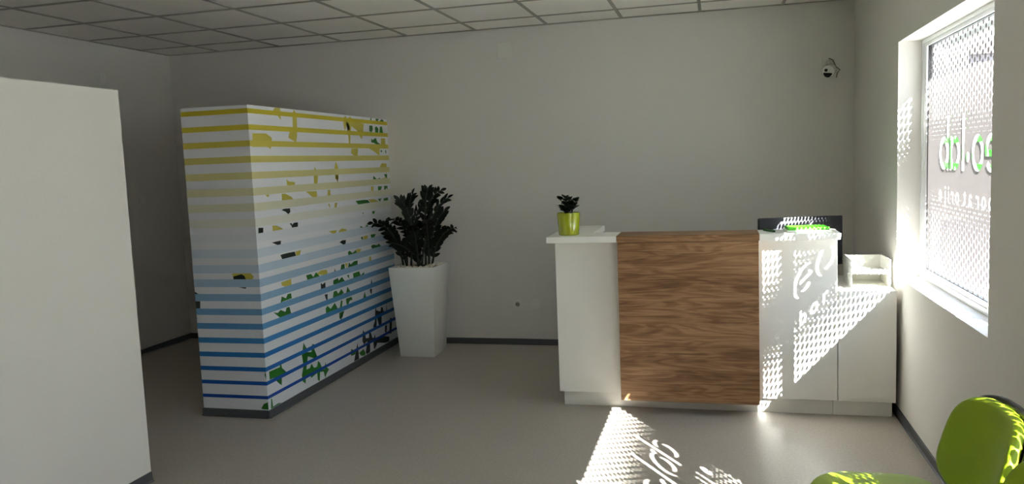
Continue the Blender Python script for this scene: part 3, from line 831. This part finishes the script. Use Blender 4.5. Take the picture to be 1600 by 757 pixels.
bm = new_bm(); bmesh.ops.create_icosphere(bm, subdivisions=2, radius=1.0)
peb_me = bpy.data.meshes.new('pebble'); bm.to_mesh(peb_me); bm.free(); peb_me.materials.append(M['pebble'])
for p in peb_me.polygons: p.use_smooth = True
rnd = random.Random(11)
spots = []
for k in range(400):
    x, y = rnd.uniform(-hs + 0.03, hs - 0.03), rnd.uniform(-hs + 0.03, hs - 0.03)
    if max(abs(x), abs(y)) > 0.07 and all((x - a) ** 2 + (y - b) ** 2 > 0.040 ** 2 for a, b in spots):
        spots.append((x, y))
    if len(spots) >= 30: break
for x, y in spots:
    share('pebble', peb_me, pl, (x, y, PZ - 0.010), (0, 0, rnd.uniform(0, 6)), (rnd.uniform(.016, .024), rnd.uniform(.013, .018), rnd.uniform(.010, .014)))

zz_leaf = leaf_mesh('leaf', M['leaf'], 0.078, 0.036, 0.3)
STEMS = [  # tip (x, y, z) relative to the planter, bend strength, twist
    (0.10, 0.02, 1.345, 0.55, 0.2), (0.215, 0.00, 1.335, 0.5, 0.0), (0.25, 0.06, 1.27, 0.25, 1.2), (0.335, -0.05, 1.035, 0.45, 0.4),
    (-0.275, -0.24, 1.10, 0.6, 0.3), (-0.10, -0.10, 1.27, 0.3, 0.9), (-0.13, -0.24, 1.13, 0.4, 0.1), (0.02, 0.08, 1.24, 0.15, 1.4),
    (0.15, -0.18, 1.11, 0.3, 0.7), (-0.26, -0.02, 0.99, 0.4, 1.0), (0.04, -0.22, 1.06, 0.25, 0.5), (0.19, 0.13, 1.16, 0.2, 0.3),
    (-0.02, -0.03, 1.31, 0.2, 1.1), (-0.17, -0.14, 0.93, 0.2, 0.3)]
rnd = random.Random(5)
for i, (tx, ty, tz, bend, tw) in enumerate(STEMS):
    a = i * 2.399
    p0 = Vector((0.105 * math.cos(a) * (0.4 + 0.6 * ((i * 7) % 5) / 4), 0.08 * math.sin(a), PZ - 0.03))
    p0.x += 0.15 * tx
    p2 = Vector((tx, ty, tz))
    p1 = Vector((p0.x + (p2.x - p0.x) * (0.30 - 0.15 * bend), p0.y + (p2.y - p0.y) * (0.30 - 0.15 * bend), p0.z + (p2.z - p0.z) * (0.75 + 0.35 * bend)))
    B = lambda t: p0 * (1 - t) ** 2 + p1 * 2 * t * (1 - t) + p2 * t * t
    T = lambda t: ((p1 - p0) * 2 * (1 - t) + (p2 - p1) * 2 * t).normalized()
    bm = new_bm()
    tube(bm, [B(k / 10) for k in range(11)], [0.0095 - 0.0065 * k / 10 for k in range(11)], 7)
    st = obj('stem', bm, M['stem'], pl, True)
    np_ = 10 if tz > 1.0 else 7
    for k in range(np_ + 1):
        t = 0.15 + 0.85 * k / np_
        p, d = B(t), T(t)
        side = d.cross(Vector((math.cos(tw + 1.57), math.sin(tw + 1.57), 0.25))).normalized()
        if side.length < 0.1: side = d.cross(Vector((0, 1, 0))).normalized()
        nrm = side.cross(d)
        sz = (0.72 + 0.5 * math.sin(math.pi * (0.15 + 0.75 * k / np_))) * rnd.uniform(0.8, 1.08) * 0.9
        for s in ((-1, 1) if k < np_ else (0,)):
            ld = d * rnd.uniform(0.6, 1.0) + side * s * 0.62 + nrm * rnd.uniform(-0.25, 0.35)
            tip = p + ld.normalized() * 0.095 * sz
            if tip.x < -0.355 or tip.y > 0.33 or tip.z < PZ + 0.01: continue
            share('leaf', zz_leaf, st, mat=frame_mat(p, ld, nrm, sz))

jd = thing('potted_succulent', 'small dark succulent in a lime green pot on the counter', 'plant', (3.422, -1.60, 1.0785))
bm = new_bm()
lathe(bm, [(0.0, 0.0), (0.058, 0.0), (0.0625, 0.004), (0.0715, 0.134), (0.0705, 0.137), (0.0675, 0.137), (0.066, 0.12)], 40)
obj('pot', bm, M['lime_pot'], jd, 'auto')
bm = new_bm(); lathe(bm, [(0.0, 0.129), (0.04, 0.127), (0.0665, 0.123)], 24); obj('soil', bm, M['soil'], jd, True)
jl = leaf_mesh('leaf', M['jade'], 0.036, 0.030, 0.12, 0.005, 6, 0.5)
rnd = random.Random(8)
for i, (tx, ty, tz) in enumerate([(-0.045, 0, 0.215), (-0.012, -0.02, 0.225), (0.02, 0.0, 0.20), (0.05, -0.01, 0.205), (0.045, -0.03, 0.165),
                                  (-0.045, -0.03, 0.175), (0.0, -0.045, 0.18), (0.0, 0.035, 0.21), (0.03, 0.03, 0.185), (-0.025, -0.035, 0.155)]):
    a = i * 2.4
    p0 = Vector((0.02 * math.cos(a), 0.02 * math.sin(a), 0.122)); p2 = Vector((tx, ty, tz))
    p1 = (p0 + p2) / 2 + Vector((0, 0, 0.012))
    B = lambda t: p0 * (1 - t) ** 2 + p1 * 2 * t * (1 - t) + p2 * t * t
    bm = new_bm(); tube(bm, [B(k / 5) for k in range(6)], [0.0048 - 0.0025 * k / 5 for k in range(6)], 7)
    st = obj('stem', bm, M['stem'], jd, True)
    for k in range(4):
        t = 0.4 + 0.2 * k
        d = (B(min(1, t + .05)) - B(t - .05)).normalized()
        az = k * 1.57 + i
        for s in (0, math.pi):
            ld = Vector((math.cos(az + s), math.sin(az + s), 0.35 + 0.5 * k / 3)) + d * 0.4
            share('leaf', jl, st, mat=frame_mat(B(t), ld, Vector((0, 0, 1)), rnd.uniform(0.95, 1.25)))

# ------------------------------------------------------------------ things on the walls
def plate(name, label, cat, loc, axis, w, h, t, r):
    """rounded blank plate; axis 'y' faces -y, 'x' faces +x"""
    bm = new_bm()
    pts = []
    for cx, cz, a0 in ((w / 2 - r, h / 2 - r, 0), (-w / 2 + r, h / 2 - r, 90), (-w / 2 + r, -h / 2 + r, 180), (w / 2 - r, -h / 2 + r, 270)):
        for k in range(7):
            a = math.radians(a0 + 15 * k)
            pts.append((cx + r * math.cos(a), cz + r * math.sin(a)))
    back = [bm.verts.new((x, 0, z)) for x, z in pts]
    mid = [bm.verts.new((x, -t * 0.7, z)) for x, z in pts]
    fr = [bm.verts.new((x * (1 - t * 0.6 / w), -t, z * (1 - t * 0.6 / h))) for x, z in pts]
    n = len(pts)
    for a, b in ((back, mid), (mid, fr)):
        for k in range(n):
            bm.faces.new((a[k], a[(k + 1) % n], b[(k + 1) % n], b[k]))
    bm.faces.new(fr); bm.faces.new(back[::-1])
    o = obj(name, bm, M['plastic'], None, 'auto')
    o.location = loc
    if axis == 'x': o.rotation_euler = (0, 0, math.pi / 2)
    return tag(o, label, cat)
plate('cover_plate', 'square white blank cover plate high on the back wall', 'plate', (2.640, -0.0005, 2.447), 'y', 0.118, 0.13, 0.010, 0.012).data.materials[0] = M['plastic']
plate('round_cover', 'round white blank cover low on the back wall beside the socket', 'plate', (2.825, -0.0005, 0.350), 'y', 0.086, 0.086, 0.004, 0.0425)
plate('round_cover', 'round white cover on the dark left wall beside the striped partition', 'plate', (XL + 0.0005, -0.513, 1.335), 'x', 0.085, 0.085, 0.006, 0.042)
plate('round_cover', 'oval white cover high on the left wall near the ceiling', 'plate', (XL + 0.0005, -0.855, 2.350), 'x', 0.07, 0.10, 0.006, 0.034)

so = thing('wall_socket', 'white wall socket low on the back wall', 'socket', (2.671, -0.0005, 0.346))
bm = new_bm()
box(bm, -0.042, 0.042, -0.009, 0, -0.042, 0.042); bevel(bm, 0.004); obj('frame', bm, M['plastic'], so, 'auto')
bm = new_bm()
RX = Matrix.Rotation(math.pi / 2, 4, 'X')
lathe(bm, [(0.0195, -0.004), (0.020, 0.0135), (0.0225, 0.0135), (0.026, 0.0092)], 32)
bm.transform(RX); obj('rim', bm, M['plastic'], so, 'auto')
bm = new_bm(); lathe(bm, [(0.0, 0.0095), (0.0198, 0.0095)], 32); bm.transform(RX); obj('recess', bm, M['recess'], so)
for s in (-1, 1):
    bm = new_bm(); lathe(bm, [(0.0032, 0.0096), (0.0032, 0.0102), (0.0, 0.0102)], 12); bm.transform(Matrix.Translation((s * 0.0095, 0, 0)) @ RX); obj('pin_hole', bm, M['dark'], so)

sc = thing('security_camera', 'white security camera with a black front, high on the back wall', 'camera', (5.112, -0.0005, 2.165))
bm = new_bm(); box(bm, -0.035, 0.035, -0.03, 0, -0.005, 0.06); bevel(bm, 0.004); obj('wall_bracket', bm, M['plastic'], sc, 'auto')
bm = new_bm(); tube(bm, [(0, -0.03, 0.02), (0, -0.05, 0.015), (0.004, -0.075, -0.01)], 0.011, 12); obj('arm', bm, M['plastic'], sc, True)
AIM = Vector((-0.32, -1, -0.30)).normalized()
q = AIM.to_track_quat('Z', 'Y').to_matrix().to_4x4()
HM = Matrix.Translation((0.006, -0.075, -0.045)) @ q
bm = new_bm(); lathe(bm, [(0.0, -0.04), (0.036, -0.04), (0.045, -0.03), (0.047, 0.045), (0.043, 0.054), (0.0, 0.056)], 36); bm.transform(HM); hd = obj('head', bm, M['gloss'], sc, 'auto')
bm = new_bm(); lathe(bm, [(0.0, 0.0565), (0.010, 0.0565), (0.0115, 0.055)], 20)
bm.transform(HM @ Matrix.Translation((-0.012, 0.012, 0.0015))); obj('lens', bm, M['dark'], hd, 'auto')
bm = new_bm()
pts = [(0.033 * math.cos(math.radians(a)), 0.041 * math.sin(math.radians(a))) for a in range(200, 345, 12)]
fr = [bm.verts.new((x, y, 0.0575)) for x, y in pts] + [bm.verts.new((x * 0.85, -0.008 + 0.15 * abs(x) * 0, 0.0575)) for x, y in reversed(pts[:1] + pts[-1:])]
bm.faces.new(fr)
bmesh.ops.solidify(bm, geom=list(bm.faces), thickness=0.004)
bm.transform(HM @ Matrix.Rotation(math.radians(-8), 4, 'Z')); obj('infrared_strip', bm, M['dark'], hd)
bm = new_bm(); tube(bm, [(0.01, -0.03, 0.045), (0.035, -0.045, 0.03), (0.055, -0.05, -0.02), (0.085, -0.045, -0.045), (0.065, -0.05, -0.065), (0.058, -0.055, -0.10)], 0.0035, 8); obj('cable', bm, M['cable'], sc, True)

# ------------------------------------------------------------------ chairs (facing -x, along the window wall)
def pad_mesh(name, mat, parent, outline, thick, place, crown=0.0, n=48):
    """rounded pad: outline(angle) -> (u, v); place(u, v, w) -> xyz, w across the thickness"""
    bm = new_bm()
    prof = [(0.0, 0.5), (0.4, 0.5), (0.75, 0.495), (0.90, 0.46), (0.97, 0.36), (1.0, 0.15), (1.0, -0.15), (0.97, -0.36), (0.90, -0.46), (0.75, -0.5), (0.4, -0.5), (0.0, -0.5)]
    rings = []
    for s, w in prof:
        cr = crown * (1 - s * s) * (1 if w > 0 else 0)
        if s == 0:
            rings.append([bm.verts.new(place(0, 0, w * thick + cr))]); continue
        row = []
        for k in range(n):
            u, v = outline(2 * math.pi * k / n)
            row.append(bm.verts.new(place(u * s, v * s, w * thick + cr)))
        rings.append(row)
    for a, b in zip(rings, rings[1:]):
        for k in range(n):
            k2 = (k + 1) % n
            if len(a) == 1: bm.faces.new((a[0], b[k], b[k2]))
            elif len(b) == 1: bm.faces.new((a[k], b[0], a[k2]))
            else: bm.faces.new((a[k], b[k], b[k2], a[k2]))
    return obj(name, bm, mat, parent, True)

def superellipse(a, b, p, taper=0.0):
    def f(t):
        c, s = math.cos(t), math.sin(t)
        u = a * math.copysign(abs(c) ** (2 / p), c)
        v = b * math.copysign(abs(s) ** (2 / p), s)
        return u * (1 + taper * v / b), v
    return f

def make_chair(loc, label):
    ch = thing('visitor_chair', label, 'chair', loc, 0, 'lime green visitor chairs along the window wall')
    sp = lambda u, v, w: Vector((v - 0.02, u + 0.028, 0.446 + w + 0.02 * max(0, v / 0.21) ** 2 - 0.03 * max(0, -v / 0.21) ** 4))
    pad_mesh('seat', M['lime'], ch, superellipse(0.245, 0.20, 3.0), 0.055, sp, 0.006)
    pad_mesh('seat_shell', M['dark'], ch, superellipse(0.238, 0.19, 3.0), 0.014, lambda u, v, w: sp(u, v, w - 0.034))
    BX, BZ, LEAN = 0.267, 0.639, 0.26
    def bp(u, v, w):
        c = 0.98 * u * u                       # the sides curl forward
        x, y = v * LEAN - c - w, u
        return Vector((BX + 0.999 * x - 0.047 * y, 0.047 * x + 0.999 * y - 0.026, BZ + v))
    pad_mesh('backrest', M['lime'], ch, superellipse(0.225, 0.151, 3.4, -0.04), 0.040, bp, 0.004)
    pad_mesh('back_shell', M['dark'], ch, superellipse(0.230, 0.157, 3.4, -0.04), 0.018, lambda u, v, w: bp(u, v, w - 0.029))
    for s in (-1, 1):
        y = s * 0.205
        bm = new_bm(); tube(bm, [(-0.23, y * 1.08, 0.0), (-0.20, y, 0.36), (-0.185, y, 0.378), (-0.16, y, 0.385), (0.17, y, 0.385)], 0.011, 10); obj('leg', bm, M['dark'], ch, True)
        bm = new_bm(); tube(bm, [(0.27, y * 1.08, 0.0), (0.225, y, 0.30), (0.215, y, 0.385), (0.228, y * 0.97, 0.47), (0.262, y * 0.8, 0.60)], 0.011, 10); obj('leg', bm, M['dark'], ch, True)
    bm = new_bm(); tube(bm, [(-0.16, -0.205, 0.382), (-0.16, 0.205, 0.382)], 0.009, 8); obj('crossbar', bm, M['dark'], ch, True)
    bm = new_bm(); tube(bm, [(0.17, -0.205, 0.382), (0.17, 0.205, 0.382)], 0.009, 8); obj('crossbar', bm, M['dark'], ch, True)
    return ch
def copy_tree(o, parent=None):
    c = o.copy(); COL.objects.link(c)
    if parent: c.parent = parent
    for k in list(o.children): copy_tree(k, c)
    return c
c1 = make_chair((4.79, -3.93, 0), 'lime green visitor chair whose seat tip and whole backrest show')
c2 = copy_tree(c1)
c2.location = (4.785, -4.44, 0)
c2['label'] = 'lime green visitor chair at the right edge, only a backrest corner showing'
